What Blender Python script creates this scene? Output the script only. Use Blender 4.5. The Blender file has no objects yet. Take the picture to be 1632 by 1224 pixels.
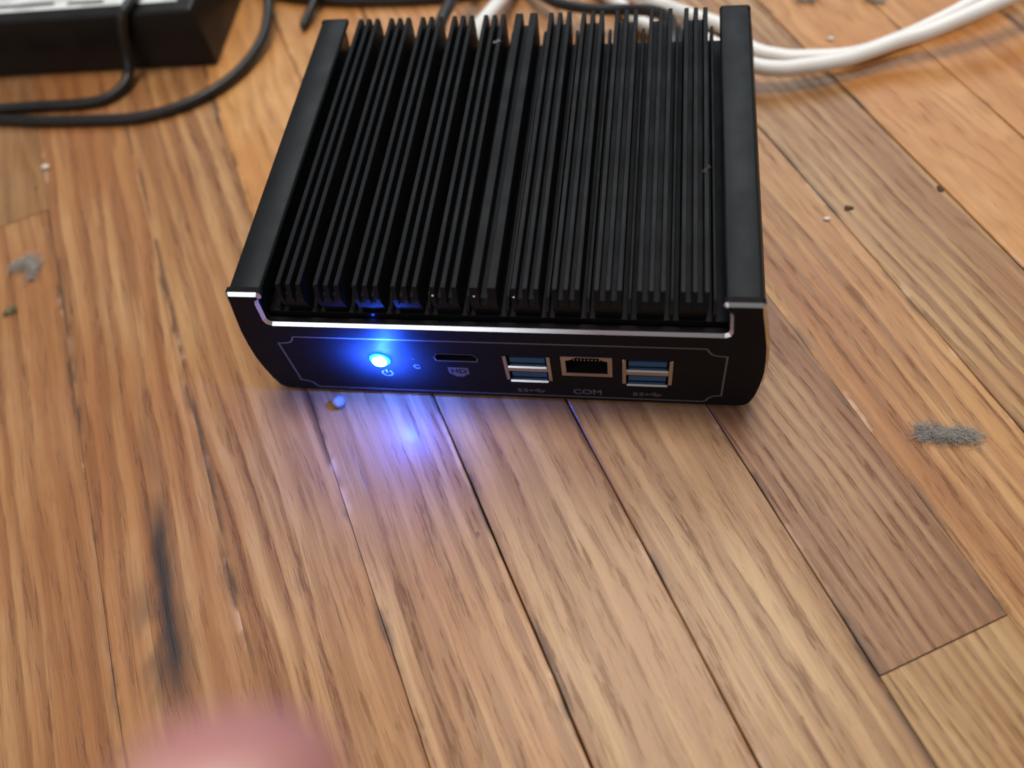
import bpy, bmesh, math, random
from mathutils import Vector, Matrix
from mathutils.geometry import tessellate_polygon
random.seed(7)
S = bpy.context.scene
C = S.collection
mm = 0.001

# ------------------------------------------------------------------ camera
cd = bpy.data.cameras.new('camera'); cam = bpy.data.objects.new('camera', cd); C.objects.link(cam)
rot = Matrix(((0.9866, -0.0372, 0.1590), (0.1122, 0.8616, -0.4950), (-0.1186, 0.5062, 0.8542)))
cam.matrix_world = Matrix.Translation((0.0402, -0.1160, 0.2096)) @ rot.to_quaternion().to_matrix().to_4x4()
cd.sensor_width = 36; cd.lens = 36*1310/1632
cd.clip_start = 0.005; cd.clip_end = 50
cd.dof.use_dof = True; cd.dof.focus_distance = 0.222; cd.dof.aperture_fstop = 6.3
S.camera = cam

# ------------------------------------------------------------------ room light
w = bpy.data.worlds.new('World'); S.world = w; w.use_nodes = True
bg = w.node_tree.nodes['Background']
bg.inputs[0].default_value = (0.95, 0.90, 0.88, 1); bg.inputs[1].default_value = 0.22
def area(name, loc, target, sx, sy, power, col):
    l = bpy.data.lights.new(name, 'AREA'); l.shape = 'RECTANGLE'; l.size = sx; l.size_y = sy
    l.energy = power; l.color = col
    o = bpy.data.objects.new(name, l); C.objects.link(o); o.location = loc
    o.rotation_euler = (Vector(target)-Vector(loc)).to_track_quat('-Z', 'Y').to_euler()
    return o
area('ceiling_lamp', (0.10, 0.30, 1.9), (0, 0.05, 0), 0.60, 0.60, 21, (1.0, 0.90, 0.78))
area('far_window', (0.10, 1.75, 1.75), (0, 0.1, 0), 2.0, 1.0, 24, (0.82, 0.92, 1.0))
area('window_light', (-0.72, -1.35, 0.98), (0, 0, 0.03), 0.95, 0.7, 3.4, (0.90, 0.93, 1.0))
S.view_settings.view_transform = 'Standard'; S.view_settings.look = 'None'
S.view_settings.gamma = 1; S.view_settings.exposure = 0.12
S.view_settings.use_curve_mapping = False
S.cycles.use_denoising = True
S.cycles.max_bounces = 8
S.cycles.filter_width = 1.8

# ------------------------------------------------------------------ material helpers
class NT:
    def __init__(s, name):
        s.m = bpy.data.materials.new(name); s.m.use_nodes = True
        s.t = s.m.node_tree; s.b = s.t.nodes['Principled BSDF']
    def n(s, typ, **kw):
        nd = s.t.nodes.new(typ)
        for k, v in kw.items():
            if k == 'ins':
                for i, val in v.items():
                    if isinstance(val, bpy.types.NodeSocket): s.t.links.new(val, nd.inputs[i])
                    else: nd.inputs[i].default_value = val
            else: setattr(nd, k, v)
        return nd
    def math(s, op, a, b=0.0, c=None, clamp=False):
        ins = {0: a, 1: b}
        if c is not None: ins[2] = c
        return s.n('ShaderNodeMath', operation=op, use_clamp=clamp, ins=ins).outputs[0]
    def ramp(s, v, lo, hi, a=0.0, b=1.0):
        return s.n('ShaderNodeMapRange', clamp=True, interpolation_type='SMOOTHSTEP', ins={0: v, 1: lo, 2: hi, 3: a, 4: b}).outputs[0]
    def mix(s, f, a, b, blend='MIX'):
        nd = s.t.nodes.new('ShaderNodeMix'); nd.data_type = 'RGBA'; nd.blend_type = blend
        for sock, val in ((nd.inputs[0], f), (nd.inputs[6], a), (nd.inputs[7], b)):
            if isinstance(val, bpy.types.NodeSocket): s.t.links.new(val, sock)
            else: sock.default_value = val if not isinstance(val, tuple) else (*val[:3], 1)
        return nd.outputs[2]
    def vec(s, x, y, z):
        return s.n('ShaderNodeCombineXYZ', ins={0: x, 1: y, 2: z}).outputs[0]
    def noise(s, v, scale=1.0, detail=2.0, rough=0.5, dist=0.0):
        return s.n('ShaderNodeTexNoise', ins={'Vector': v, 'Scale': scale, 'Detail': detail, 'Roughness': rough, 'Distortion': dist}).outputs[0]
    def set(s, **kw):
        for k, v in kw.items():
            i = s.b.inputs[k.replace('_', ' ')]
            if isinstance(v, bpy.types.NodeSocket): s.t.links.new(v, i)
            elif isinstance(v, tuple): i.default_value = (*v, 1)
            else: i.default_value = v
        return s
    def bump(s, h, strength, dist):
        s.t.links.new(s.n('ShaderNodeBump', ins={'Strength': strength, 'Distance': dist, 'Height': h}).outputs[0], s.b.inputs['Normal'])

def simple(name, col, rough, metal=0.0, spec=0.5, grain=0.0, gscale=3000.0, var=0.0):
    t = NT(name); t.set(Base_Color=col, Roughness=rough, Metallic=metal)
    t.b.inputs['Specular IOR Level'].default_value = spec
    co = t.n('ShaderNodeTexCoord').outputs['Object']
    if grain: t.bump(t.noise(co, gscale, 2), grain, 0.0001)
    if var:
        f = t.ramp(t.noise(co, 90, 4, 0.6), 0.3, 0.7)
        t.set(Base_Color=t.mix(f, tuple(c*(1-var) for c in col), tuple(c*(1+var) for c in col)))
        t.set(Roughness=t.math('MULTIPLY_ADD', f, 0.16, rough-0.08))
    return t.m

def wood():
    t = NT('oak')
    co = t.n('ShaderNodeTexCoord').outputs['Object']
    sep = t.n('ShaderNodeSeparateXYZ', ins={0: co}); x, y = sep.outputs[0], sep.outputs[1]
    at = lambda nm: t.n('ShaderNodeAttribute', attribute_type='OBJECT', attribute_name=nm).outputs['Fac']
    tc = t.n('ShaderNodeAttribute', attribute_type='OBJECT', attribute_name='tint').outputs['Color']
    seed = at('seed');  streak_amt = at('streak'); cath = at('cathedral'); slant = at('slant')
    # slow waver of the grain
    wv = t.noise(t.vec(t.math('MULTIPLY', x, 14), t.math('MULTIPLY', y, 9), seed), 1, 2)
    xw = t.math('ADD', t.math('ADD', x, t.math('MULTIPLY', t.math('SUBTRACT', wv, .5), 0.006)), t.math('MULTIPLY', y, slant))
    # year rings: broad early and late wood
    per = at('rings')
    warp = t.noise(t.vec(t.math('MULTIPLY', x, 34), t.math('MULTIPLY', y, t.math('MULTIPLY_ADD', cath, 9.0, 2.6)), seed), 1, 3, 0.5)
    phase = t.math('ADD', t.math('MULTIPLY', xw, per), t.math('MULTIPLY', t.math('SUBTRACT', warp, 0.5), t.math('MULTIPLY_ADD', cath, 7.0, 2.3)))
    saw = t.math('FRACT', t.math('ADD', phase, 40.0)); ringid = t.math('FLOOR', t.math('ADD', phase, 40.0))
    rough_edge = t.noise(t.vec(t.math('MULTIPLY', xw, 900), t.math('MULTIPLY', y, 34), seed), 1, 3, 0.6)
    saw = t.math('ADD', saw, t.math('MULTIPLY', t.math('SUBTRACT', rough_edge, 0.5), 0.75))
    rings = t.math('MULTIPLY', t.ramp(saw, 0.15, 0.80), t.ramp(saw, 0.82, 1.05, 1.0, 0.0))
    vary = t.noise(t.vec(t.math('MULTIPLY', ringid, 7.31), t.math('MULTIPLY', y, 7), seed), 1, 2, 0.5)
    rings = t.math('MULTIPLY', rings, t.ramp(vary, 0.28, 0.56, 0.25, 1.0))
    st = t.noise(t.vec(t.math('MULTIPLY', xw, 270), t.math('MULTIPLY', y, 7.5), seed), 1, 5, 0.66)
    streak = t.ramp(st, 0.47, 0.64)
    st2 = t.noise(t.vec(t.math('MULTIPLY', xw, 130), t.math('MULTIPLY', y, 6), t.math('ADD', seed, 3.3)), 1, 3, 0.55)
    broad = t.ramp(st2, 0.42, 0.68)
    # pores: short dark dashes gathered in the early wood
    po = t.noise(t.vec(t.math('MULTIPLY', xw, 820), t.math('MULTIPLY', y, 64), t.math('ADD', seed, 9.1)), 1, 3, 0.65)
    pores = t.math('MULTIPLY', t.ramp(po, 0.53, 0.64), t.math('MULTIPLY_ADD', rings, 0.72, 0.28))
    fib = t.noise(t.vec(t.math('MULTIPLY', xw, 2600), t.math('MULTIPLY', y, 120), seed), 1, 3, 0.7)
    blot = t.noise(t.vec(t.math('MULTIPLY', x, 30), t.math('MULTIPLY', y, 14), t.math('ADD', seed, 5.0)), 1, 4, 0.6)
    light = t.mix(0.0, tc, tc)
    hsv = lambda c, h, s_, v: t.n('ShaderNodeHueSaturation', ins={'Hue': h, 'Saturation': s_, 'Value': v, 'Fac': 1.0, 'Color': c}).outputs[0]
    dark = hsv(tc, 0.487, 1.06, 0.49)
    mid = hsv(tc, 0.487, 1.06, 0.74)
    pale = hsv(tc, 0.510, 0.88, 1.22)
    c = t.mix(t.ramp(blot, 0.3, 0.75), light, pale)
    c = t.mix(t.math('MULTIPLY', broad, t.math('MULTIPLY', streak_amt, 0.85)), c, mid)
    c = t.mix(t.math('MULTIPLY', rings, t.math('MULTIPLY_ADD', streak_amt, 0.72, 0.05)), c, dark)
    c = t.mix(t.math('MULTIPLY', streak, t.math('MULTIPLY', streak_amt, 0.50)), c, dark)
    c = t.mix(t.math('MULTIPLY', pores, t.math('MULTIPLY', streak_amt, 0.80)), c, hsv(tc, 0.478, 1.1, 0.34))
    c = t.mix(t.ramp(fib, 0.35, 0.7, 0.0, 0.14), c, dark)
    patch = t.noise(t.vec(t.math('MULTIPLY', x, 45), t.math('MULTIPLY', y, 9), t.math('ADD', seed, 7.7)), 1, 4, 0.62)
    c = t.mix(t.math('MULTIPLY', t.ramp(patch, 0.48, 0.72), 0.55), c, mid)
    # worn, paler arrises with the finish rubbed off in places
    w2 = at('half_width')
    edge = t.ramp(t.math('SUBTRACT', w2, t.math('ABSOLUTE', x)), 0.0, 0.0024, 1.0, 0.0)
    wear = t.ramp(t.noise(t.vec(t.math('MULTIPLY', x, 60), t.math('MULTIPLY', y, 40), seed), 1, 4, 0.6), 0.58, 0.66)
    c = t.mix(t.math('MULTIPLY', t.math('MULTIPLY', edge, wear), 0.7), c, hsv(tc, 0.5, 0.7, 1.35))
    grime = t.ramp(t.noise(t.vec(t.math('MULTIPLY', x, 60), t.math('MULTIPLY', y, 28), t.math('ADD', seed, 2.2)), 1, 3, 0.6), 0.50, 0.62)
    c = t.mix(t.math('MULTIPLY', t.math('MULTIPLY', edge, grime), 0.8), c, (0.06, 0.03, 0.018))
    # black water stain beside the left board seam, drawn out along the grain
    g = t.n('ShaderNodeNewGeometry').outputs['Position']
    gs = t.n('ShaderNodeSeparateXYZ', ins={0: g}); gx, gy = gs.outputs[0], gs.outputs[1]
    a = math.radians(27.0)
    u = t.math('ADD', t.math('MULTIPLY', t.math('SUBTRACT', gx, -0.0845), math.cos(a)), t.math('MULTIPLY', t.math('SUBTRACT', gy, -0.068), math.sin(a)))
    v = t.math('ADD', t.math('MULTIPLY', t.math('SUBTRACT', gx, -0.0845), -math.sin(a)), t.math('MULTIPLY', t.math('SUBTRACT', gy, -0.068), math.cos(a)))
    wob = t.noise(t.vec(t.math('MULTIPLY', gx, 95), t.math('MULTIPLY', gy, 40), 1.7), 1, 2, 0.5)
    u = t.math('ADD', u, t.math('MULTIPLY', t.math('SUBTRACT', wob, 0.5), 0.006))
    along = t.ramp(t.math('ABSOLUTE', t.math('SUBTRACT', v, 0.003)), 0.014, 0.042, 1.0, 0.0)
    core = t.math('MULTIPLY', t.ramp(t.math('ABSOLUTE', u), 0.0, 0.0052, 1.0, 0.0), along)
    halo = t.math('MULTIPLY', t.ramp(t.math('ABSOLUTE', t.math('ADD', u, 0.002)), 0.001, 0.011, 1.0, 0.0), t.math('MULTIPLY', t.ramp(t.math('ABSOLUTE', t.math('ADD', v, 0.008)), 0.004, 0.026, 1.0, 0.0), t.ramp(wob, 0.36, 0.60)))
    faint = t.math('MULTIPLY', t.ramp(t.math('ABSOLUTE', u), 0.0002, 0.0035, 1.0, 0.0), t.math('MULTIPLY', t.ramp(v, 0.02, 0.05), t.ramp(v, 0.05, 0.075, 1.0, 0.0)))
    stain = t.math('MAXIMUM', t.math('MULTIPLY', core, 0.97), t.math('MAXIMUM', t.math('MULTIPLY', halo, 0.8), t.math('MULTIPLY', faint, 0.35)))
    stain = t.math('MULTIPLY', stain, t.ramp(st, 0.25, 0.55, 0.8, 1.0), clamp=True)
    c = t.mix(stain, c, (0.022, 0.018, 0.020))
    # small dark nail pits and dents
    vor = t.n('ShaderNodeTexVoronoi', feature='F1', ins={'Vector': t.vec(t.math('MULTIPLY', x, 1.0), t.math('MULTIPLY', y, 0.6), seed), 'Scale': 55.0})
    keep = t.math('GREATER_THAN', t.n('ShaderNodeSeparateXYZ', ins={0: vor.outputs['Color']}).outputs[0], 0.72)
    pit = t.math('MULTIPLY', t.ramp(vor.outputs['Distance'], 0.02, 0.045, 1.0, 0.0), keep)
    c = t.mix(t.math('MULTIPLY', pit, 0.75), c, (0.05, 0.028, 0.02))
    t.set(Base_Color=c)
    rr = t.math('ADD', t.math('MULTIPLY_ADD', blot, 0.16, 0.38), t.math('MULTIPLY', pores, 0.15))
    t.set(Roughness=rr)
    t.b.inputs['Specular IOR Level'].default_value = 0.42
    t.b.inputs['Coat Weight'].default_value = 0.16; t.b.inputs['Coat Roughness'].default_value = 0.26
    h = t.math('SUBTRACT', t.math('MULTIPLY', fib, 0.25), t.math('ADD', t.math('MULTIPLY', pores, 0.9), t.math('MULTIPLY', streak, 0.35)))
    h = t.math('SUBTRACT', h, t.math('MULTIPLY', pit, 2.0))
    h = t.math('ADD', h, t.math('MULTIPLY', t.noise(t.vec(t.math('MULTIPLY', x, 120), t.math('MULTIPLY', y, 25), seed), 1, 2), 1.6))
    t.bump(h, 0.55, 0.00028)
    return t.m

M = {}
M['oak'] = wood()
M['under'] = simple('dark_subfloor', (0.018, 0.012, 0.009), 0.9)
M['case'] = simple('black_anodised', (0.0052, 0.0070, 0.0088), 0.50, 0, 0.22, 0.25, 9000, 0.12)
M['fin'] = simple('black_heatsink', (0.0048, 0.0056, 0.0075), 0.52, 0, 0.15, 0.2, 8000, 0.1)
M['plate'] = simple('front_panel_black', (0.011, 0.0100, 0.0115), 0.60, 0, 0.06, 0.2, 12000, 0.08)
M['alu'] = simple('cut_aluminium', (0.70, 0.70, 0.72), 0.20, 1.0, 0.5)
M['print'] = simple('grey_print', (0.10, 0.095, 0.097), 0.6)
M['steel'] = simple('port_steel', (0.42, 0.40, 0.38), 0.38, 1.0)
M['black'] = simple('black_plastic', (0.010, 0.010, 0.011), 0.4, 0, 0.5, 0.15, 6000)
M['adapter'] = simple('adapter_plastic', (0.008, 0.008, 0.0085), 0.36, 0, 0.3, 0.3, 5000, 0.1)
M['blue'] = simple('usb_blue', (0.012, 0.075, 0.19), 0.5)
M['gold'] = simple('contact_gold', (0.42, 0.36, 0.26), 0.45, 1.0)
M['rubber'] = simple('black_rubber_cord', (0.013, 0.013, 0.014), 0.42, 0, 0.5, 0.15, 4000, 0.1)
M['cord'] = simple('white_cable_jacket', (0.88, 0.89, 0.88), 0.38, 0, 0.5, 0.1, 3000, 0.03)
M['clear'] = simple('clear_plug', (0.62, 0.64, 0.64), 0.2)
M['lint'] = simple('grey_lint', (0.42, 0.40, 0.365), 0.95)
M['lint2'] = simple('pale_lint', (0.46, 0.42, 0.38), 0.95)
M['green'] = simple('green_grey_lint', (0.20, 0.22, 0.13), 0.95)
M['crumb'] = simple('white_crumb', (0.75, 0.72, 0.66), 0.8)
M['dirt'] = simple('brown_dirt', (0.075, 0.045, 0.028), 0.9)
M['speck'] = simple('dark_dust', (0.10, 0.10, 0.10), 0.95)
M['bead'] = simple('grey_bead', (0.30, 0.31, 0.31), 0.8)

def sticker():
    t = NT('label_paper')
    co = t.n('ShaderNodeTexCoord').outputs['Object']
    s = t.n('ShaderNodeSeparateXYZ', ins={0: co})
    blk = t.noise(t.vec(t.math('MULTIPLY', s.outputs[0], 45), t.math('MULTIPLY', s.outputs[1], 120), 0.4), 1, 1)
    f = t.ramp(blk, 0.50, 0.56)
    lines = t.ramp(t.math('SINE', t.math('MULTIPLY', s.outputs[1], 3200)), 0.1, 0.5)
    t.set(Base_Color=t.mix(t.math('MULTIPLY', f, t.math('MULTIPLY_ADD', lines, 0.5, 0.35)), (0.80, 0.83, 0.83), (0.42, 0.46, 0.47)), Roughness=0.45)
    return t.m
M['sticker'] = sticker()

def emit(name, col, strength, base=(0.02, 0.05, 0.2)):
    t = NT(name); t.set(Base_Color=base, Emission_Color=col); t.b.inputs['Emission Strength'].default_value = strength
    return t.m
M['led'] = emit('led_core', (0.12, 0.42, 1.0), 34)
M['led_rim'] = emit('led_rim', (0.0, 0.16, 1.0), 2.6)

def skin():
    t = NT('skin')
    co = t.n('ShaderNodeTexCoord').outputs['Object']
    f = t.noise(co, 160, 4, 0.6)
    t.set(Base_Color=t.mix(t.ramp(f, 0.3, 0.7), (0.44, 0.19, 0.19), (0.50, 0.235, 0.22)), Roughness=0.75)
    t.b.inputs['Subsurface Weight'].default_value = 0.2
    t.b.inputs['Subsurface Radius'].default_value = (0.004, 0.0015, 0.0008)
    t.b.inputs['Subsurface Scale'].default_value = 0.5
    t.bump(t.noise(co, 1800, 3), 0.3, 0.0002)
    return t.m
M['skin'] = skin()
M['nail'] = simple('nail', (0.62, 0.36, 0.31), 0.25)

# ------------------------------------------------------------------ mesh helpers
def obj(name, verts, faces, mat, parent=None, smooth=False, scale=mm):
    me = bpy.data.meshes.new(name)
    me.from_pydata([tuple(c*scale for c in v) for v in verts], [], faces)
    bm = bmesh.new(); bm.from_mesh(me)
    bmesh.ops.recalc_face_normals(bm, faces=bm.faces); bm.to_mesh(me); bm.free()
    if smooth:
        for p in me.polygons: p.use_smooth = True
    me.materials.append(M[mat])
    return link(name, me, parent)
def link(name, me, parent=None):
    o = bpy.data.objects.new(name, me); C.objects.link(o)
    if parent: o.parent = parent
    return o
def empty(name, loc=(0, 0, 0), rz=0):
    o = bpy.data.objects.new(name, None); C.objects.link(o)
    o.location = [c*mm for c in loc]; o.rotation_euler = (0, 0, rz); o.empty_display_size = 0.01
    return o
def tag(o, label, cat, group=None):
    o['label'] = label; o['category'] = cat
    if group: o['group'] = group
    return o

class G:
    """vertex/face collector in millimetres"""
    def __init__(s): s.v = []; s.f = []
    def add(s, v, f):
        k = len(s.v); s.v += [tuple(p) for p in v]; s.f += [tuple(i+k for i in q) for q in f]; return s
    def box(s, x0, x1, y0, y1, z0, z1, b=0.0):
        if b <= 0:
            v = [(x, y, z) for x in (x0, x1) for y in (y0, y1) for z in (z0, z1)]
            return s.add(v, [(0, 1, 3, 2), (4, 6, 7, 5), (0, 4, 5, 1), (2, 3, 7, 6), (0, 2, 6, 4), (1, 5, 7, 3)])
        bm = bmesh.new(); bmesh.ops.create_cube(bm, size=1)
        for q in bm.verts:
            q.co = ((x0+x1)/2+q.co.x*(x1-x0), (y0+y1)/2+q.co.y*(y1-y0), (z0+z1)/2+q.co.z*(z1-z0))
        bmesh.ops.bevel(bm, geom=bm.edges[:], offset=b, segments=2, profile=0.6, affect='EDGES')
        bm.verts.index_update()
        s.add([q.co[:] for q in bm.verts], [[q.index for q in f.verts] for f in bm.faces]); bm.free(); return s
    def extrude_y(s, prof, y0, y1, caps=True):
        """closed profile of (x, z) points swept along y"""
        n = len(prof); v = [(x, y0, z) for x, z in prof] + [(x, y1, z) for x, z in prof]
        f = [(i, (i+1) % n, n+(i+1) % n, n+i) for i in range(n)]
        if caps:
            tri = tessellate_polygon([[Vector((x, z, 0)) for x, z in prof]])
            f += [tuple(q) for q in tri] + [tuple(i+n for i in reversed(q)) for q in tri]
        return s.add(v, f)
    def tube(s, pts, r, n=12, caps=True):
        pts = [Vector(p) for p in pts]; rs = r if isinstance(r, (list, tuple)) else [r]*len(pts)
        k = len(s.v); up = Vector((0, 0, 1))
        for i, p in enumerate(pts):
            d = (pts[min(i+1, len(pts)-1)]-pts[max(i-1, 0)]).normalized()
            a = d.cross(up)
            if a.length < 1e-3: a = d.cross(Vector((1, 0, 0)))
            a.normalize(); b = a.cross(d).normalized(); 
            for j in range(n):
                t = 2*math.pi*j/n; s.v.append(tuple(p+(a*math.cos(t)+b*math.sin(t))*rs[i]))
        for i in range(len(pts)-1):
            for j in range(n):
                s.f.append((k+i*n+j, k+i*n+(j+1) % n, k+(i+1)*n+(j+1) % n, k+(i+1)*n+j))
        if caps:
            s.f.append(tuple(k+j for j in range(n))); e = k+(len(pts)-1)*n
            s.f.append(tuple(e+j for j in reversed(range(n))))
        return s
    def disc_y(s, x, z, y0, y1, r, n=24, dome=0.0):
        """a round boss on the front (y0 is the outer side), domed towards -y"""
        rings = [(1.0, 0.0), (1.0, 1.0)]
        if dome: rings = [(1.0, 0.0), (1.0, 0.55), (0.92, 0.8), (0.7, 0.95), (0.35, 1.0)]
        k = len(s.v)
        for rr, tt in rings:
            for j in range(n):
                a = 2*math.pi*j/n; s.v.append((x+r*rr*math.cos(a), y1+(y0-y1)*tt, z+r*rr*math.sin(a)))
        for i in range(len(rings)-1):
            for j in range(n): s.f.append((k+i*n+j, k+i*n+(j+1) % n, k+(i+1)*n+(j+1) % n, k+(i+1)*n+j))
        s.f.append(tuple(k+(len(rings)-1)*n+j for j in range(n)))
        return s
    def strip(s, pts, w, y0, y1, closed=False):
        """flat line of width w on a plane of constant y, following (x, z) points"""
        n = len(pts); L = []
        for i in range(n):
            p = Vector(pts[i]); a = Vector(pts[i-1]) if (i or closed) else None; b = Vector(pts[(i+1) % n]) if (i < n-1 or closed) else None
            d1 = (p-a).normalized() if a else None; d2 = (b-p).normalized() if b else None
            d1 = d1 or d2; d2 = d2 or d1
            nrm = Vector((-(d1.y+d2.y), d1.x+d2.x)); nrm.normalize()
            k = 1/max(0.45, nrm.dot(Vector((-d1.y, d1.x))))
            L.append((p+nrm*w/2*k, p-nrm*w/2*k))
        k = len(s.v)
        for a, b in L: s.v += [(a.x, y0, a.y), (b.x, y0, b.y), (a.x, y1, a.y), (b.x, y1, b.y)]
        for i in range(n if closed else n-1):
            p = k+4*i; q = k+4*((i+1) % n)
            s.f += [(p, q, q+1, p+1), (p+2, p, q, q+2)[::-1], (p+1, p+3, q+3, q+1)[::-1]]
        return s
    def build(s, name, mat, parent=None, smooth=False): return obj(name, s.v, s.f, mat, parent, smooth)

def smooth_path(pts, sub=10):
    P = [Vector(p) for p in pts]; out = []
    for i in range(len(P)-1):
        p0, p1, p2, p3 = P[max(i-1, 0)], P[i], P[i+1], P[min(i+2, len(P)-1)]
        for k in range(sub):
            t = k/sub
            out.append(0.5*((2*p1)+(p2-p0)*t+(2*p0-5*p1+4*p2-p3)*t*t+(3*p1-p0-3*p2+p3)*t**3))
    out.append(P[-1]); return out

def auto_smooth(o, ang=35):
    for p in o.data.polygons: p.use_smooth = True
    o.data.set_sharp_from_angle(angle=math.radians(ang))
    return o

def text(name, body, size, cx, cz, sx, y, mat, parent, bold=0.0):
    cu = bpy.data.curves.new(name, 'FONT'); cu.body = body; cu.size = size; cu.align_x = 'CENTER'; cu.align_y = 'CENTER'
    cu.offset = bold; cu.extrude = 0.02; cu.resolution_u = 3
    tmp = bpy.data.objects.new('tmp', cu); C.objects.link(tmp)
    bpy.context.view_layer.update()
    me = bpy.data.meshes.new_from_object(tmp.evaluated_get(bpy.context.evaluated_depsgraph_get()))
    bpy.data.objects.remove(tmp)
    for q in me.vertices:
        a, b, c = q.co
        q.co = ((cx+a*sx)*mm, (y-c)*mm, (cz+b)*mm)
    me.materials.clear(); me.materials.append(M[mat])
    return link(name, me, parent)

# ------------------------------------------------------------------ floor
floor = G().box(-560, 560, -520, 640, -40, -9).build('floor', 'under')
floor['kind'] = 'structure'; floor['label'] = 'worn oak strip floor with open dark seams'
ang = math.radians(28.9); dx, dy = -math.sin(ang), math.cos(ang); ux, uy = math.cos(ang), math.sin(ang)
PW = 40.1*math.cos(ang); P0 = 18.4*math.cos(ang)
TAN = (0.450, 0.232, 0.088); PINK = (0.475, 0.252, 0.105); PALE = (0.480, 0.290, 0.116)
RED = (0.375, 0.182, 0.078); ORANGE = (0.55, 0.245, 0.066); HONEY = (0.490, 0.248, 0.084); BROWN = (0.34, 0.158, 0.060); UMBER = (0.430, 0.208, 0.074)  # board tones, with some warmth of the lamp light put into the colours
# per strip: (from t, to t, colour, streak, cathedral, slant) where the photograph shows the board
known = {
 -6: [(-400, 500, BROWN, .8, .3, 0)],
 -5: [(-420, 152.8, UMBER, .85, .2, .02), (152.8, 600, BROWN, .5, .5, -.03)],
 -4: [(-380, 460, UMBER, .9, .12, .0)],
 -3: [(-500, 520, TAN, .95, .08, .03)],
 -2: [(-360, 72, PINK, 1.0, .15, .02), (72, 480, ORANGE, .35, .6, 0)],
 -1: [(-450, 98, PINK, .75, .1, .015), (98, 560, ORANGE, .4, .5, .02)],
  0: [(-330, 120, PALE, .9, .1, .02), (120, 470, ORANGE, .4, .4, 0)],
  1: [(-520, -108.2, PALE, .8, .0, .04), (-108.2, 86, RED, 1.0, .0, .03), (86, 560, HONEY, .5, .4, 0)],
  2: [(-350, 430, HONEY, 1.0, .15, .0)],
  3: [(-480, 520, TAN, .95, .1, .03)],
  4: [(-390, 470, ORANGE, .35, 1.0, 0)],
  5: [(-300, 540, ORANGE, .45, .8, -.03)],
  6: [(-440, 420, HONEY, .7, .3, 0)],
}
# half gap and arris of each seam as the photograph shows them
SEAM = {-1: (.20, .34), 0: (.22, .36), 1: (.11, .24), 2: (.04, .12), 3: (.10, .28), 4: (.17, .34), 5: (.13, .28), -2: (.06, .15), -3: (.012, .05), -4: (.05, .15)}
RINGS = {(-1, -450): 120., (0, -330): 150., (1, -108): 300., (1, -520): 340., (2, -350): 200., (3, -480): 230., (4, -390): 60., (5, -300): 70., (-2, -360): 165., (-3, -500): 150., (-4, -380): 140., (-5, -420): 130., (-2, 72): 90., (-1, 98): 90.}
def plank(k, t0, t1, tint, st, ca, sl):
    (gl, el), (gr, er) = SEAM.get(k, (.1, .2)), SEAM.get(k+1, (.1, .2))
    a, b = P0+PW*k+gl, P0+PW*(k+1)-gr
    c = (a+b)/2; hw = (b-a)/2; hl = (t1-t0)/2-.05; tm = (t0+t1)/2
    e = .12; z = random.uniform(-.06, .0)
    n = max(4, int(hl/8)) if k in known else 6
    v = []; f = []; jl = jr = 0.0
    # long edges waver a little and carry small splinters
    ys = [-hl+2*hl*i/n for i in range(n+1)]
    for i, yy in enumerate(ys):
        jl = .6*jl+random.uniform(-.17, .17); jr = .6*jr+random.uniform(-.17, .17)
        y2 = yy+(e if i == 0 else -e if i == n else 0)
        a_, b_ = jl*min(1, gl*6), jr*min(1, gr*6)
        v += [(-hw+a_, yy, -8), (-hw+a_, yy, -el), (-hw+a_+el, y2, -.03), (0, y2, 0.0), (hw-b_-er, y2, -.03), (hw-b_, yy, -er), (hw-b_, yy, -8)]
    for i in range(n):
        for j in range(6): f.append((i*7+j, i*7+j+1, i*7+7+j+1, i*7+7+j))
    f += [tuple(range(7)), tuple(n*7+j for j in reversed(range(7)))]
    o = obj('plank', v, f, 'oak', floor)
    o.location = ((ux*c+dx*tm)*mm, (uy*c+dy*tm)*mm, z*mm); o.rotation_euler = (0, 0, ang)
    j = lambda q: tuple(min(1, max(0, ch*random.uniform(.96, 1.04))) for ch in q)
    o['tint'] = [*j(tint)]; o['seed'] = random.uniform(0, 60); o['streak'] = st; o['cathedral'] = ca; o['slant'] = sl; o['rings'] = RINGS.get((k, round(t0)), random.uniform(110, 240)); o['half_width'] = hw*mm
    return o
for k in range(-20, 21):
    if k in known:
        segs = list(known[k])
    else:
        segs = []; t = random.uniform(-780, -520)
        while t < 700:
            t2 = t+random.uniform(380, 760)
            segs.append((t, t2, random.choice((TAN, PINK, PALE, RED, ORANGE, HONEY, BROWN)), random.uniform(.4, 1), random.uniform(0, .7), random.uniform(-.03, .03))); t = t2
    if k in known:
        rc = lambda: (random.choice((TAN, PINK, PALE, ORANGE, HONEY)), random.uniform(.5, 1), random.uniform(0, .6), 0)
        segs = [(-800, segs[0][0], *rc())]+segs+[(segs[-1][1], 900, *rc())]
    for s in segs: plank(k, *s)

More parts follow.
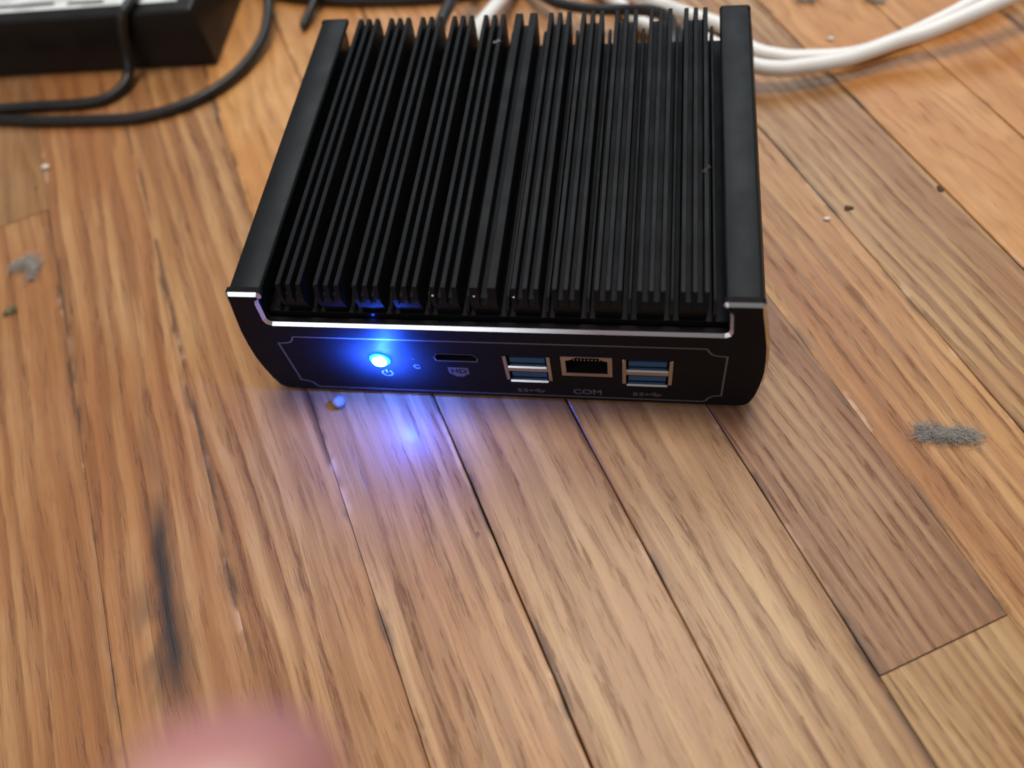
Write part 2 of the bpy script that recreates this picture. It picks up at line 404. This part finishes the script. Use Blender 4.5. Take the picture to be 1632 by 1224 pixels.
# ------------------------------------------------------------------ mini computer
D, H = 111.6, 49.7
pc = empty('mini_computer')
tag(pc, 'black fanless mini computer with finned top and glowing blue power button', 'computer')
half = [(66, 1.2), (68.2, 1.8), (69.8, 3.6), (70.9, 8), (71.5, 14), (71.7, 20), (71.3, 26), (70.5, 33), (69.2, 40), (68.0, 46),
        (67.6, 48.7), (67.25, 49.45), (66.5, 49.7), (58.7, 49.7), (58.05, 49.3), (57.8, 48.4), (58.2, 47.4), (59.3, 46.5), (59.7, 45.4),
        (60.4, 38.3), (60.1, 37.2), (59.2, 36.7)]
outline = half + [(-x, z) for x, z in reversed(half)]
def inset(poly, d):
    n = len(poly); out = []
    for i in range(n):
        p = Vector(poly[i]); a = (p-Vector(poly[i-1])).normalized(); b = (Vector(poly[(i+1) % n])-p).normalized()
        nrm = Vector((-(a.y+b.y), a.x+b.x)).normalized()
        out.append(tuple(p+nrm*d/max(.5, nrm.dot(Vector((-a.y, a.x))))))
    return out
CH = 0.78
inn = inset(outline, CH)
# port openings in the plate
USB = [(2.0, 14.9, 12.2, 24.5), (34.2, 47.5, 12.2, 24.5)]
RJ = (17.8, 31.5, 15.7, 25.3)
hd = [(-17.6, 22.6), (-16.4, 24.7), (-6.0, 24.7), (-4.8, 22.6), (-5.2, 20.9), (-17.2, 20.9)]
rect = lambda b: [(b[0], b[2]), (b[1], b[2]), (b[1], b[3]), (b[0], b[3])]
holes = [rect(USB[0]), rect(USB[1]), rect(RJ), hd[::-1]]
def plate_with_holes(name, y_front, y_back, loop, holes, mat, parent):
    g = G(); loops = [loop]+holes; flat = [p for l in loops for p in l]
    tri = tessellate_polygon([[Vector((x, z, 0)) for x, z in l] for l in loops])
    g.add([(x, y_front, z) for x, z in flat], [tuple(q) for q in tri])
    g.add([(x, y_back, z) for x, z in flat], [tuple(q) for q in tri])
    for l in holes:
        n = len(l); g.add([(x, y_front, z) for x, z in l]+[(x, y_back, z) for x, z in l], [(i, (i+1) % n, n+(i+1) % n, n+i) for i in range(n)])
    return g.build(name, mat, parent)
front = plate_with_holes('front_plate', 0.0, 2.45, inn, holes, 'plate', pc)
n = len(outline)
g = G().add([(x, 0.0, z) for x, z in inn]+[(x, CH, z) for x, z in outline], [(i, (i+1) % n, n+(i+1) % n, n+i) for i in range(n)])
trim = g.build('bevelled_edge', 'alu', front); trim['label'] = 'bright silver cut edge of the front plate'
G().extrude_y(outline, CH, 2.5, False).build('plate_rim', 'plate', front)
# rear plate
g = G(); rg = [(.34, D-2.4), (.34, D-1.7), (.62, D-.8), (1.15, D-.25), (1.9, D)]; n = len(outline)
for (i0, y0_), (i1, y1_) in zip(rg, rg[1:]):
    g.add([(x, y0_, z) for x, z in inset(outline, i0)]+[(x, y1_, z) for x, z in inset(outline, i1)], [(i, (i+1) % n, n+(i+1) % n, n+i) for i in range(n)])
rq = inset(outline, rg[-1][0])
g.add([(x, D, z) for x, z in rq], [tuple(q) for q in tessellate_polygon([[Vector((x, z, 0)) for x, z in rq]])])
auto_smooth(g.build('rear_plate', 'case', pc), 50)
# end caps
cap = [(64.5, 1.7), (67.9, 2.3), (69.4, 4.0), (70.5, 8.2), (71.1, 14), (71.3, 20), (70.9, 26), (70.1, 33), (68.8, 40), (67.6, 45.9),
       (67.2, 48.3), (66.8, 49.05), (66.1, 49.35), (58.9, 49.35), (58.4, 49.0), (58.2, 48.3), (58.6, 47.5), (59.6, 46.6), (60.1, 45.4), (60.7, 38.3), (60.7, 1.7)]
for s in (1, -1):
    pr = [(s*x, z) for x, z in cap]
    if s < 0: pr = pr[::-1]
    auto_smooth(G().extrude_y(pr, 2.55, D-2.45).build('end_cap', 'case', pc), 40)
G().box(-64.4, 64.4, 2.6, D-2.5, 1.6, 3.0).build('base_tray', 'case', pc)
for sx in (-54, 54):
    for yy in (12, D-12):
        G().tube([(sx, yy, 0.0), (sx, yy, 1.58)], 4.5, 20).build('rubber_foot', 'black', pc)
# heat sink: slab, banks of three tall fins, low fins in the troughs
sink = G().box(-60.6, 60.6, 3.2, D-2.5, 31, 38.4, .25).build('heat_sink', 'fin', pc)
YB = D-1.0
def side_prism(x0, x1, prof, bev=0.0):
    """profile of (y, z) swept across x"""
    g = G(); m = len(prof)
    tri = tessellate_polygon([[Vector((a, b, 0)) for a, b in prof]])
    g.add([(x0, a, b) for a, b in prof]+[(x1, a, b) for a, b in prof],
          [(i, (i+1) % m, m+(i+1) % m, m+i) for i in range(m)]+[tuple(q) for q in tri]+[tuple(i+m for i in reversed(q)) for q in tri])
    return g
def fin_mesh(wd, z0, z1, y0, y1, drop, run):
    """a fin of rounded top: lower body plus chamfered top edges"""
    e = .16; hw = wd/2
    prof = [(-hw, z0), (hw, z0), (hw, z1-e), (hw-e, z1), (-hw+e, z1), (-hw, z1-e)]
    g = G(); n = len(prof)
    rows = []
    for yy, f in ((y0, 1), (y0+run, 0), (y1-.4, 0), (y1, .25)):
        rows.append([(x, yy, (z if z == z0 else z-f*drop)) for x, z in prof])
    v = [p for r in rows for p in r]; f = []
    for r in range(3):
        for i in range(n): f.append((r*n+i, r*n+(i+1) % n, (r+1)*n+(i+1) % n, (r+1)*n+i))
    f += [tuple(range(n)), tuple(3*n+i for i in reversed(range(n)))]
    g.add(v, f); return g
bank_x = [s*q for s in (-1, 1) for q in (10.3, 20.4, 30.65, 41.0, 51.3)]
BANK = [(4.4, 37.9), (2.9, 42.0), (2.9, 43.6), (4.1, 44.8), (YB-.2, 44.8), (YB-.2, 37.9)]
bm_me = None; fin_me = None; low_me = None
for bx in sorted(bank_x):
    if bm_me is None:
        b = side_prism(-3.42, 3.42, BANK).build('fin_bank', 'fin', pc); bm_me = b.data
    else: b = link('fin_bank', bm_me, pc)
    b.location = (bx*mm, 0, 0)
    for o3 in (-2.78, 0, 2.78):
        if fin_me is None:
            fo = fin_mesh(1.3, 43.2, 49.2, 2.5, YB, 3.8, 1.5).build('fin', 'fin', b); fin_me = fo.data
        else: fo = link('fin', fin_me, b)
        fo.location = (o3*mm, random.uniform(-.05, .05)*mm, 0)
b = side_prism(-3.4, 3.4, BANK).build('fin_bank', 'fin', pc); b.location = (-.25*mm, 0, 0)
b['label'] = 'middle bank with two thick fins'
for o2 in (-2.25, 2.25):
    fo = fin_mesh(2.3, 43.2, 49.25, 2.5, YB, 3.8, 1.5).build('fin', 'fin', b); fo.location = (o2*mm, 0, 0)
tro = sorted(bank_x+[0]); tx = [(tro[i]+tro[i+1])/2 for i in range(len(tro)-1)]+[-56.5, 56.5]
for q in sorted(tx):
    if low_me is None:
        fo = fin_mesh(.9, 38.0, 42.9, 3.3, YB-.4, 2.0, 3.0).build('low_fin', 'fin', sink); low_me = fo.data
    else: fo = link('low_fin', low_me, sink)
    fo.location = (q*mm, 0, 0)

# printed frame line on the plate
cr = [(55.3, 30.7), (55.8, 30.3), (56.2, 29.2), (57.2, 28.0), (58.6, 27.5), (60.9, 27.3)]
cb = [(61.2, 7.4), (59.2, 7.0), (57.9, 5.9), (57.3, 4.4), (56.4, 3.7)]
line = cr+cb+[(-x, z) for x, z in reversed(cb)]+[(-x, z) for x, z in reversed(cr)]
G().strip(line, 0.5, -0.03, 0.01, True).build('frame_line', 'print', front)

# power button with its ring
btn = G().disc_y(-33.1, 20.9, -0.9, 0.3, 3.1, 28, 1).build('power_button', 'led_rim', pc, True)
btn['label'] = 'round power button lit blue from inside'
G().disc_y(-33.1, 20.9, -1.7, -0.6, 2.0, 24, 1).build('lens', 'led', btn, True)
def arc(cx, cz, r, a0, a1, n=18): return [(cx+r*math.cos(math.radians(a0+(a1-a0)*i/n)), cz+r*math.sin(math.radians(a0+(a1-a0)*i/n))) for i in range(n+1)]
g = G().strip(arc(-32.9, 13.2, 1.5, 125, 415), .38, -0.03, 0.01).strip([(-32.9, 15.1), (-32.9, 13.4)], .38, -0.03, 0.01)
g.build('power_symbol', 'print', front)
g = G().strip(arc(-23.2, 17.2, .9, 30, 330), .28, -0.03, 0.01); g.build('reset_symbol', 'print', front)
G().disc_y(-23.6, 21.2, -0.02, 0.2, .55, 12).build('reset_hole', 'black', front)

# display port with its printed badge
hp = empty('display_port'); hp.parent = pc
hi = inset(hd[::-1], .42)
g = G(); n = len(hd); o_ = hd[::-1]
g.add([(x, -.10, z) for x, z in o_]+[(x, -.10, z) for x, z in hi]+[(x, 9, z) for x, z in hi]+[(x, .3, z) for x, z in o_],
      [(i, (i+1) % n, n+(i+1) % n, n+i) for i in range(n)]+[(n+i, n+(i+1) % n, 2*n+(i+1) % n, 2*n+i) for i in range(n)]+[(i, (i+1) % n, 3*n+(i+1) % n, 3*n+i) for i in range(n)]+[tuple(2*n+i for i in range(n))])
g.build('shell', 'black', hp)
G().strip([(-17.2, 22.6), (-16.9, 20.95), (-5.5, 20.95), (-5.0, 22.6)], .32, -0.14, -0.06).build('shell_rim', 'print', hp)
G().box(-15, -7.4, 2.0, 9, 22.4, 23.2).build('tongue', 'black', hp)
badge = [(-14.4, 17.4), (-8.6, 17.4), (-8.6, 14.3), (-9.9, 13.4), (-10.4, 12.7), (-12.6, 12.7), (-13.1, 13.4), (-14.4, 14.3)]
bd = G().extrude_y(badge, -0.03, 0.02).build('display_badge', 'print', front)
text('lettering', 'HD', 3.0, -11.5, 15.5, 1.05, -.04, 'plate', bd, .06)

# stacked USB ports
def usb(b):
    x0, x1, z0, z1 = b; p = empty('usb_port'); p.parent = pc
    g = G()
    for a, c in ((x0, x0+.95), (x1-.95, x1)): g.box(a, c, -.35, 10, z0+.3, z1, .1)
    g.build('shell', 'steel', p)
    zm = z0+6.4
    G().box(x0+.97, x1-.97, -.3, 10, zm-1.45, zm+1.1, .12).build('divider', 'steel', p)
    for zb in (zm+1.12, z0+.15):
        # bright turned-out lower lip of each opening
        G().add([(x0+1.2, -.85, zb), (x1-1.2, -.85, zb), (x1-1.2, -.45, zb+.34), (x0+1.2, -.45, zb+.34), (x0+1.2, 3.0, zb+.34), (x1-1.2, 3.0, zb+.34), (x0+1.2, 3.0, zb), (x1-1.2, 3.0, zb)],
                [(0, 1, 2, 3), (3, 2, 5, 4), (0, 6, 7, 1), (0, 3, 4, 6), (1, 7, 5, 2), (4, 5, 7, 6)]).build('lip', 'alu', p)
        G().box(x0+1.6, x1-1.6, .5, 10, zb+.75, zb+3.1, .1).build('tongue', 'blue', p)
    G().box(x0+.3, x1-.3, 9.5, 10, z0+.3, z1).build('back_wall', 'black', p)
    return p
for b in USB: usb(b)
# serial port with an eight-pin socket
x0, x1, z0, z1 = RJ; p = empty('serial_port'); p.parent = pc
fr_o = rect(RJ); key = [(x0+1.2, z0+1.5), (x1-1.2, z0+1.5), (x1-1.2, z1-1.9), (x1-2.4, z1-1.5), (x1-3.8, z1-.3), (x0+3.8, z1-.3), (x0+2.4, z1-1.5), (x0+1.2, z1-1.9)]
g = G(); loops = [fr_o, key[::-1]]; flat = fr_o+key[::-1]
tri = tessellate_polygon([[Vector((a, b, 0)) for a, b in l] for l in loops])
g.add([(a, -.3, b) for a, b in flat], [tuple(q) for q in tri]); g.add([(a, -.3, b) for a, b in fr_o]+[(a, 1, b) for a, b in fr_o], [(i, (i+1) % 4, 4+(i+1) % 4, 4+i) for i in range(4)])
g.build('shell', 'steel', p)
n = len(key)
g = G().add([(a, -.28, b) for a, b in key]+[(a, 11, b) for a, b in key], [(i, (i+1) % n, n+(i+1) % n, n+i) for i in range(n)]+[tuple(n+i for i in range(n))])
g.build('socket', 'black', p)
for i in range(8):
    xx = x0+3.4+i*(x1-x0-6.8)/7
    G().tube([(xx, .5, z1-2.6), (xx, 1.6, z1-3.0), (xx, 6, z1-5.2)], .2, 6).build('contact', 'gold', p)
text('lettering', 'COM', 3.6, 24.35, 6.45, 1.0, -.015, 'print', front, .06)
def ss(cx, cz):
    g = G(); y0, y1 = -.03, .01
    for k in (0, 1.75):
        x = cx-4.0+k
        g.strip([(x+1.3, cz+.55), (x+.5, cz+.75), (x+.15, cz+.4), (x+.65, cz), (x+1.15, cz-.35), (x+.8, cz-.75), (x, cz-.55)], .36, y0, y1)
    g.strip([(cx-.2, cz), (cx+3.4, cz)], .36, y0, y1)
    g.strip([(cx+.8, cz), (cx+1.5, cz+.7), (cx+2.2, cz+.7)], .32, y0, y1); g.strip([(cx+1.5, cz), (cx+2.1, cz-.7), (cx+2.8, cz-.7)], .32, y0, y1)
    g.disc_y(cx-.1, cz, y0, y1, .5, 12); g.disc_y(cx+2.2, cz+.75, y0, y1, .35, 10)
    g.add([(cx+3.2, y0, cz+.5), (cx+3.2, y0, cz-.5), (cx+4.1, y0, cz)], [(0, 1, 2)])
    g.add([(cx+2.6, y0, cz-.4), (cx+3.2, y0, cz-.4), (cx+3.2, y0, cz-1), (cx+2.6, y0, cz-1)], [(0, 1, 2, 3)])
    g.build('usb_symbol', 'print', front)
ss(8.3, 6.2); ss(41.1, 6.4)
# the button's own light, plus an added spot for lens bloom; a trace leaks up behind the plate
def lamp(name, loc, power, r):
    l = bpy.data.lights.new(name, 'POINT'); l.energy = power; l.color = (0.02, 0.10, 1.0); l.shadow_soft_size = r*mm
    o = bpy.data.objects.new(name, l); C.objects.link(o); o.location = [c*mm for c in loc]; return o
lamp('button_light', (-33.1, -3.0, 20.9), 0.12, 0.8)
sc_ = bpy.data.lights.new('added_bloom_spot', 'SPOT'); sc_.energy = 0.6; sc_.color = (0.02, 0.10, 1.0); sc_.spot_size = math.radians(138); sc_.spot_blend = 1.0; sc_.shadow_soft_size = 0.001  # added unseen spot facing the panel, standing in for bloom around the button
so = bpy.data.objects.new('added_bloom_spot', sc_); C.objects.link(so); so.location = (-0.0331, -0.0100, 0.0205); so.rotation_euler = (math.radians(90), 0, 0)
lamp('button_leak', (-31.5, 3.0, 37.2), 0.00025, .4)

# ------------------------------------------------------------------ power adapter
ad = empty('power_adapter', (-139.0, 152.5, 0), math.radians(2.4))
tag(ad, 'black power adapter brick with white label at the upper left', 'adapter')
bm = bmesh.new(); bmesh.ops.create_cube(bm, size=1)
for q in bm.verts: q.co = (-70+140*q.co.x, 32+64*q.co.y, 12.6+25*q.co.z)
for q in bm.verts:
    if q.co.z > 12: q.co.y += (1.2 if q.co.y < 32 else -1.2); q.co.x += (-.8 if q.co.x > -70 else .8)
bmesh.ops.bevel(bm, geom=[e for e in bm.edges], offset=1.3, segments=3, profile=.6, affect='EDGES')
bm.verts.index_update()
auto_smooth(obj('body', [q.co[:] for q in bm.verts], [[q.index for q in f.verts] for f in bm.faces], 'adapter', ad), 40); bm.free()
G().box(-130, -8, 7.2, 56, 25.06, 25.22).build('label_sticker', 'sticker', ad)
for (a, b_, c, d) in ((-124, -96, 9, 10.2), (-124, -104, 11.5, 12.6), (-90, -62, 9.5, 12), (-56, -40, 9, 11.4)):
    G().box(a, b_, c, d, 25.2, 25.24).build('printed_block', 'print', ad)
def cable(name, pts, r, mat, label, cat, group='black cords around the computer', n=14, sub=10):
    o = G().tube(smooth_path(pts, sub), r, n).build(name, mat, None, True)
    tag(o, label, cat, group); return o
cable('black_cord', [(-330, 118, 2.2), (-260, 123.5, 2.2), (-225.9, 126.3, 2.2), (-209.2, 127.6, 2.2), (-192.4, 128.4, 2.2), (-181, 130.8, 2.3), (-175.0, 137, 2.9), (-173.0, 143.6, 5.0), (-172.0, 147.4, 11), (-169.0, 148.6, 20), (-166.2, 150.6, 26.4), (-165, 156, 27.4), (-163, 175, 27.3), (-162, 200, 27.3), (-160, 222, 22), (-155, 245, 6), (-150, 280, 2.2)], 2.0, 'rubber',
      'thin black cord draped down over the front of the power adapter', 'cord')
cable('black_cord', [(-330, 128, 2.3), (-290, 124, 2.2), (-255, 121, 2.2), (-223.4, 119.9, 2.2), (-205.8, 118.8, 2.2), (-186.1, 118.8, 2.2), (-161.7, 120.0, 2.2), (-142.8, 127.6, 2.2), (-130.2, 139.0, 2.6), (-123.3, 152.5, 3.2), (-120.2, 166.0, 5), (-121, 179.6, 8), (-125.2, 192, 10), (-136.8, 209, 11), (-152, 224, 8), (-170, 245, 3), (-190, 290, 2.2)], 2.05, 'rubber',
      'black cord looping on the floor round the end of the power adapter', 'cord')
tie = G(); tp = smooth_path([(-106.4, 172.0, 2.0), (-105.2, 178.4, 3.0), (-103.6, 184.2, 4.5), (-102.0, 190, 6), (-99, 200, 5), (-92, 212, 2)], 6)
tie.tube(tp, [0.9, 1.4, 1.7]+[1.9]*(len(tp)-3), 10)
tag(tie.build('cable_tie', 'rubber', None, True), 'short dark tie tail sticking down from the top edge beside the computer', 'cable tie')
cable('black_cord', [(-160, 216, 2), (-130, 198, 2.2), (-99.1, 190.3, 2.4), (-76.5, 188.6, 2.4), (-54.9, 188.6, 2.4), (-34.0, 191.5, 2.4), (-10, 199, 2.4), (30, 222, 2.2), (80, 260, 2.2)], 2.2, 'rubber',
      'black cord lying along the top edge behind the left half of the computer', 'cord')
# power lead with ribbed boot into the back
pl = empty('power_lead'); tag(pl, 'black power lead with ribbed boot entering the back of the computer', 'cord')
lead = [(-39.6, 136, 19.5), (-39.2, 146, 20.5), (-38.0, 155, 20.5), (-36.6, 168, 18.5), (-34.9, 182, 15), (-31, 205, 8), (-26, 240, 2.4), (-20, 290, 2.2)]
G().tube(smooth_path(lead, 8), 2.3, 12).build('cord', 'rubber', pl, True)
g = G(); g.tube([(-39.6, 112.0, 19.5), (-39.6, 124, 19.5)], 4.4, 18); g.tube([(-39.6, 124, 19.5), (-39.6, 126.5, 19.5)], [4.4, 3.6], 18)
g.build('plug', 'black', pl)
for i in range(6):
    yy = 127+i*3.2; zz = 19.5+max(0, i-3)*.25
    G().tube([(-39.6, yy, zz), (-39.6, yy+2.1, zz)], 3.5-.14*i, 16).build('boot_rib', 'black', pl)
G().tube([(-39.6, 126, 19.5), (-39.6, 146, 20.5)], 2.5, 14).build('boot_core', 'black', pl)
# second black lead, arcing into the right of the back
pl = empty('signal_lead'); tag(pl, 'black lead arcing behind the fins into the right half of the computer back', 'cord')
G().tube(smooth_path([(-60, 262, 2.2), (-28, 214, 3), (-12, 189.5, 6), (-3.6, 178.6, 7), (3.9, 172.6, 8), (16.5, 167.2, 9.4), (28.6, 163.4, 11.5), (38.0, 156.8, 15.2), (43.5, 149, 18.2), (45.6, 140, 19.5)], 8), 2.1, 12).build('cord', 'rubber', pl, True)
G().tube([(45.6, 112.0, 19.5), (45.6, 132, 19.5), (45.6, 136, 19.5), (45.6, 141, 19.5)], [5.4, 5.4, 4.6, 2.6], 20).build('plug', 'rubber', pl, True)

# white network cables
def ethernet(name, pts, label, plug):
    e_ = empty(name); tag(e_, label, 'network cable', 'white network cables behind the computer')
    G().tube(smooth_path(pts, 10), 2.75, 14).build('cord', 'cord', e_, True)
    if plug:
        x, y, z = plug
        G().box(x-5.4, x+5.4, y, y+16, z-3.6, z+3.6, .6).build('plug', 'clear', e_)
        G().tube([(x, y+15, z), (x, y+22, z), (x, y+27, z)], [4.2, 3.8, 2.9], 14).build('boot', 'cord', e_, True)
ethernet('network_cable', [(-8, 230, 3), (-15.2, 206, 4.5), (-20.8, 180, 8), (-24.2, 163, 12), (-26.3, 148, 16.5), (-27, 137, 18)], 'white network cable entering the middle of the computer back', (-27, 112, 18))
ethernet('network_cable', [(-20, 245, 3), (4, 208, 5), (23.8, 187, 7), (37.8, 171.5, 9), (51.8, 169.5, 4), (63.9, 164.0, 2.9), (70.6, 155.3, 2.9), (76.1, 149.0, 2.9), (83.7, 146.0, 2.9), (90.4, 144.8, 2.9), (109.1, 145.7, 2.9), (125.1, 152.8, 3.0), (136.4, 158.9, 4.0), (148.3, 165.4, 6.0), (162.9, 175.3, 8.0), (185, 192, 7), (220, 219, 4), (260, 250, 2.9)],
         'upper of two white network cables curving off to the right of the computer', None)
ethernet('network_cable', [(-45, 250, 3), (-8, 213, 3), (12.1, 194, 3.2), (25.6, 177, 3.6), (34.4, 165, 4), (46, 158.5, 4.4), (58.6, 152.0, 5.2), (67.6, 140.4, 7.0), (75.1, 134.4, 8.0), (82.4, 133.2, 7.7), (89.1, 134.2, 7.3), (105.2, 138.0, 7.2), (123.0, 145.2, 8.4), (133.2, 147.9, 10.0), (145.0, 151.6, 13.0), (163.7, 159.6, 16.0), (190, 174, 14), (230, 198, 6), (280, 222, 2.9)],
         'lower of two white network cables curving off to the right of the computer', None)

# ------------------------------------------------------------------ dust and crumbs on the boards
def lint(name, loc, l, wd, ht, rz, mat, nf, label, group='tufts of lint on the floor', bend=0.0):
    o = empty(name, loc, rz); g = G(); rnd = random.Random(name+label)
    for i in range(nf):
        p = Vector((rnd.uniform(-.5, .5)*l, rnd.gauss(0, .25)*wd, abs(rnd.gauss(.35, .25))*ht+.1))
        p.y += bend*(p.x/l*2)**2*wd
        a = rnd.uniform(0, 6.28); pts = [p.copy()]
        for k in range(6):
            a += rnd.gauss(0, .8)
            q = pts[-1]+Vector((math.cos(a)*l*.045, math.sin(a)*wd*.10, rnd.gauss(0, .12)*ht))
            q.z = max(.12, min(q.z, ht)); pts.append(q)
        g.tube(pts, rnd.uniform(.03, .07), 3, False)
    # felted heart of the tuft
    k = len(g.v); bm = bmesh.new(); bmesh.ops.create_icosphere(bm, subdivisions=3, radius=1)
    for q in bm.verts:
        nn = 1+.22*math.sin(q.co.x*7+q.co.y*5)+.18*math.sin(q.co.y*11+q.co.z*9+2)
        x = q.co.x*l*.36*nn; q.co = (x, q.co.y*wd*.20*nn+bend*(x/l*2)**2*wd, max(.05, ht*.25+q.co.z*ht*.25*nn))
    bm.verts.index_update(); g.add([q.co[:] for q in bm.verts], [[q.index for q in f.verts] for f in bm.faces]); bm.free()
    me = g.build(name, mat, None, True)
    bpy.data.objects.remove(o); me.location = [c*mm for c in loc]; me.rotation_euler = (0, 0, rz)
    tag(me, label, 'lint', group); return me
lint('lint_tuft', (120.6, -5.4, 0), 15, 4.2, 2.2, math.radians(-3), 'lint', 620, 'long grey roll of lint on the floor right of the computer')
lint('lint_tuft', (-178.0, 47.5, 0), 11, 6.0, 2.0, math.radians(-22), 'lint2', 520, 'soft bent grey tuft of lint on the floor far left', bend=-.8)
lint('lint_tuft', (-176.8, 26.5, 0), 4.6, 3.0, 1.6, .5, 'green', 90, 'tiny greenish speck of lint near the left edge')
lint('lint_tuft', (96.2, 181.5, 0), 8, 4.5, 2.6, .1, 'lint', 120, 'grey tuft of lint at the top edge nearest the computer')
lint('lint_tuft', (120.6, 179.6, 0), 8, 4.5, 2.6, -.4, 'lint', 120, 'grey tuft of lint at the top edge beside the white cables')
def crumb(name, loc, r, mat, label, cat, sq=(1, 1, .7), amp=.25):
    rnd = random.Random(label); bm = bmesh.new(); bmesh.ops.create_icosphere(bm, subdivisions=3, radius=1)
    ph = [rnd.uniform(0, 6) for _ in range(3)]
    for q in bm.verts:
        nn = 1+amp*math.sin(q.co.x*3.1+ph[0])*math.sin(q.co.y*3.7+ph[1])+amp*.5*math.sin(q.co.z*6+ph[2])
        q.co = (q.co.x*r*sq[0]*nn, q.co.y*r*sq[1]*nn, q.co.z*r*sq[2]*nn)
    lo = min(q.co.z for q in bm.verts)
    for q in bm.verts: q.co.z -= lo
    bm.verts.index_update()
    o = obj(name, [q.co[:] for q in bm.verts], [[q.index for q in f.verts] for f in bm.faces], mat, None, True); bm.free()
    o.location = [c*mm for c in loc]; tag(o, label, cat); return o
crumb('pebble', (-50.5, -4.0, -.1), 1.9, 'bead', 'small pale grey round bead at the foot of the front plate', 'bead', (1, 1, .95), .06)
crumb('crumb', (95.7, 70.5, -.1), .8, 'crumb', 'white crumb on the boards right of the computer', 'crumb', (1.2, .8, .5))
crumb('crumb', (-192.7, 94.7, -.1), 1.3, 'crumb', 'pale crumb by the board joint at the far left', 'crumb', (1.3, .8, .6))
crumb('crumb', (103.4, 158, -.1), 1.0, 'crumb', 'tiny yellowish crumb beyond the white cables', 'crumb', (1.1, .8, .5))
crumb('dirt_speck', (102.8, 75.3, -.1), 1.1, 'dirt', 'dark brown speck beside the white crumb', 'dirt', (1.3, .9, .25))
crumb('dirt_speck', (131.3, 83.6, -.1), 0.9, 'dirt', 'black speck lying in a board seam at the right', 'dirt', (1.0, 1.6, .25)).rotation_euler = (0, 0, .5)

for x_, y_, z_, lab in ((-13.1, 3.0, 46.8, 'tiny white dust grain on a fin end above the blue button'), (-2.5, 3.0, 46.8, 'tiny white dust grain on the front end of a thick middle fin'), (7.5, 3.0, 46.8, 'tiny white dust grain on a fin end above the first stacked port')):
    crumb('glint_grain', (x_, y_, z_), .22, 'crumb', lab, 'dust')  # white grains standing in for glints on the fin ends; label seeds the shape
lint('lint_tuft', (54.0, 43.5, 49.1), 2.6, 1.0, .6, 1.0, 'speck', 30, 'small grey dust flake lying on the fins at the right', None)
lint('lint_tuft', (-8.0, 97.0, 49.1), 2.0, .9, .6, .6, 'lint', 30, 'small pale dust flake on the fins near the back middle', None)

# ------------------------------------------------------------------ hand near the lens
def hand():
    cm = cam.matrix_world
    base = Vector((-17.6, -23.2, -52.0))     # centre of the fingertip pad, millimetres in front of the lens
    # joints are laid out from that fingertip in its own axes, then stood in the room
    V = {}; E = []; R_ = {}
    def add(nm, p, r, prev=None):
        V[nm] = Vector(p); R_[nm] = r
        if prev: E.append((prev, nm))
    add('wrist', (14, -178, 8), 23); add('palm0', (14, -150, 2), 25, 'wrist'); add('palm1', (13, -120, 0), 26, 'palm0'); add('arm', (18, -260, 48), 27, 'wrist'); add('arm2', (22, -330, 90), 31, 'arm')
    add('i0', (2, -80, 2), 10.5, 'palm1'); add('i1', (0, -42, 7), 8.8, 'i0'); add('i2', (-.5, -18, 3), 8.0, 'i1'); add('i3', (0, -3, 0), 7.2, 'i2'); add('i4', (0, 2.6, -.8), 5.2, 'i3')
    add('m0', (17, -80, 0), 10.5, 'palm1'); add('m1', (19, -52, -22), 8.8, 'm0'); add('m2', (19, -70, -42), 8.0, 'm1'); add('m3', (18, -88, -40), 7.0, 'm2')
    add('r0', (30, -86, 0), 10, 'palm1'); add('r1', (33, -60, -22), 8.4, 'r0'); add('r2', (32, -78, -40), 7.6, 'r1'); add('r3', (31, -94, -38), 6.8, 'r2')
    add('p0', (41, -95, 0), 9, 'palm1'); add('p1', (45, -74, -18), 7.2, 'p0'); add('p2', (44, -86, -34), 6.6, 'p1'); add('p3', (42, -99, -33), 6.0, 'p2')
    add('t0', (-8, -138, -8), 12, 'palm0'); add('t1', (-22, -108, -20), 9.8, 't0'); add('t2', (-20, -84, -30), 8.6, 't1'); add('t3', (-12, -70, -34), 7.2, 't2')
    names = list(V); idx = {k: i for i, k in enumerate(names)}
    me = bpy.data.meshes.new('hand')
    me.from_pydata([V[k]*mm for k in names], [(idx[a], idx[b]) for a, b in E], [])
    o = link('hand', me)
    md = o.modifiers.new('skin', 'SKIN'); md.use_smooth_shade = True
    for i, k in enumerate(names):
        s = me.skin_vertices[0].data[i]; s.radius = (R_[k]*mm*1.18, R_[k]*mm*1.18*(.72 if k in ('palm0', 'palm1', 'wrist') else 1)); s.use_root = (k == 'palm0')
    sb = o.modifiers.new('sub', 'SUBSURF'); sb.levels = sb.render_levels = 2
    bpy.context.view_layer.update()
    m2 = bpy.data.meshes.new_from_object(o.evaluated_get(bpy.context.evaluated_depsgraph_get()))
    o.modifiers.clear(); o.data = m2

    m2.materials.clear(); m2.materials.append(M['skin'])
    for p_ in m2.polygons: p_.use_smooth = True
    o.matrix_world = cm @ Matrix.Translation(base*mm)
    tag(o, 'blurred pink fingertip of a hand at the bottom edge close to the lens', 'hand')
    nv = []; nf = []
    for i in range(7):
        for j in range(6):
            a = (j-2.5)/2.5*.85; y = -9+i*1.75
            r = 7.2 if y < -3 else 7.2-(y+3)*.32
            nv.append((r*1.03*math.sin(a), y, r*1.02*math.cos(a)+.6))
    for i in range(6):
        for j in range(5): nf.append((i*6+j, i*6+j+1, i*6+7+j, i*6+6+j))
    nl = obj('fingernail', nv, nf, 'nail', o, True)
    sd = nl.modifiers.new('thick', 'SOLIDIFY'); sd.thickness = .0005
hand()
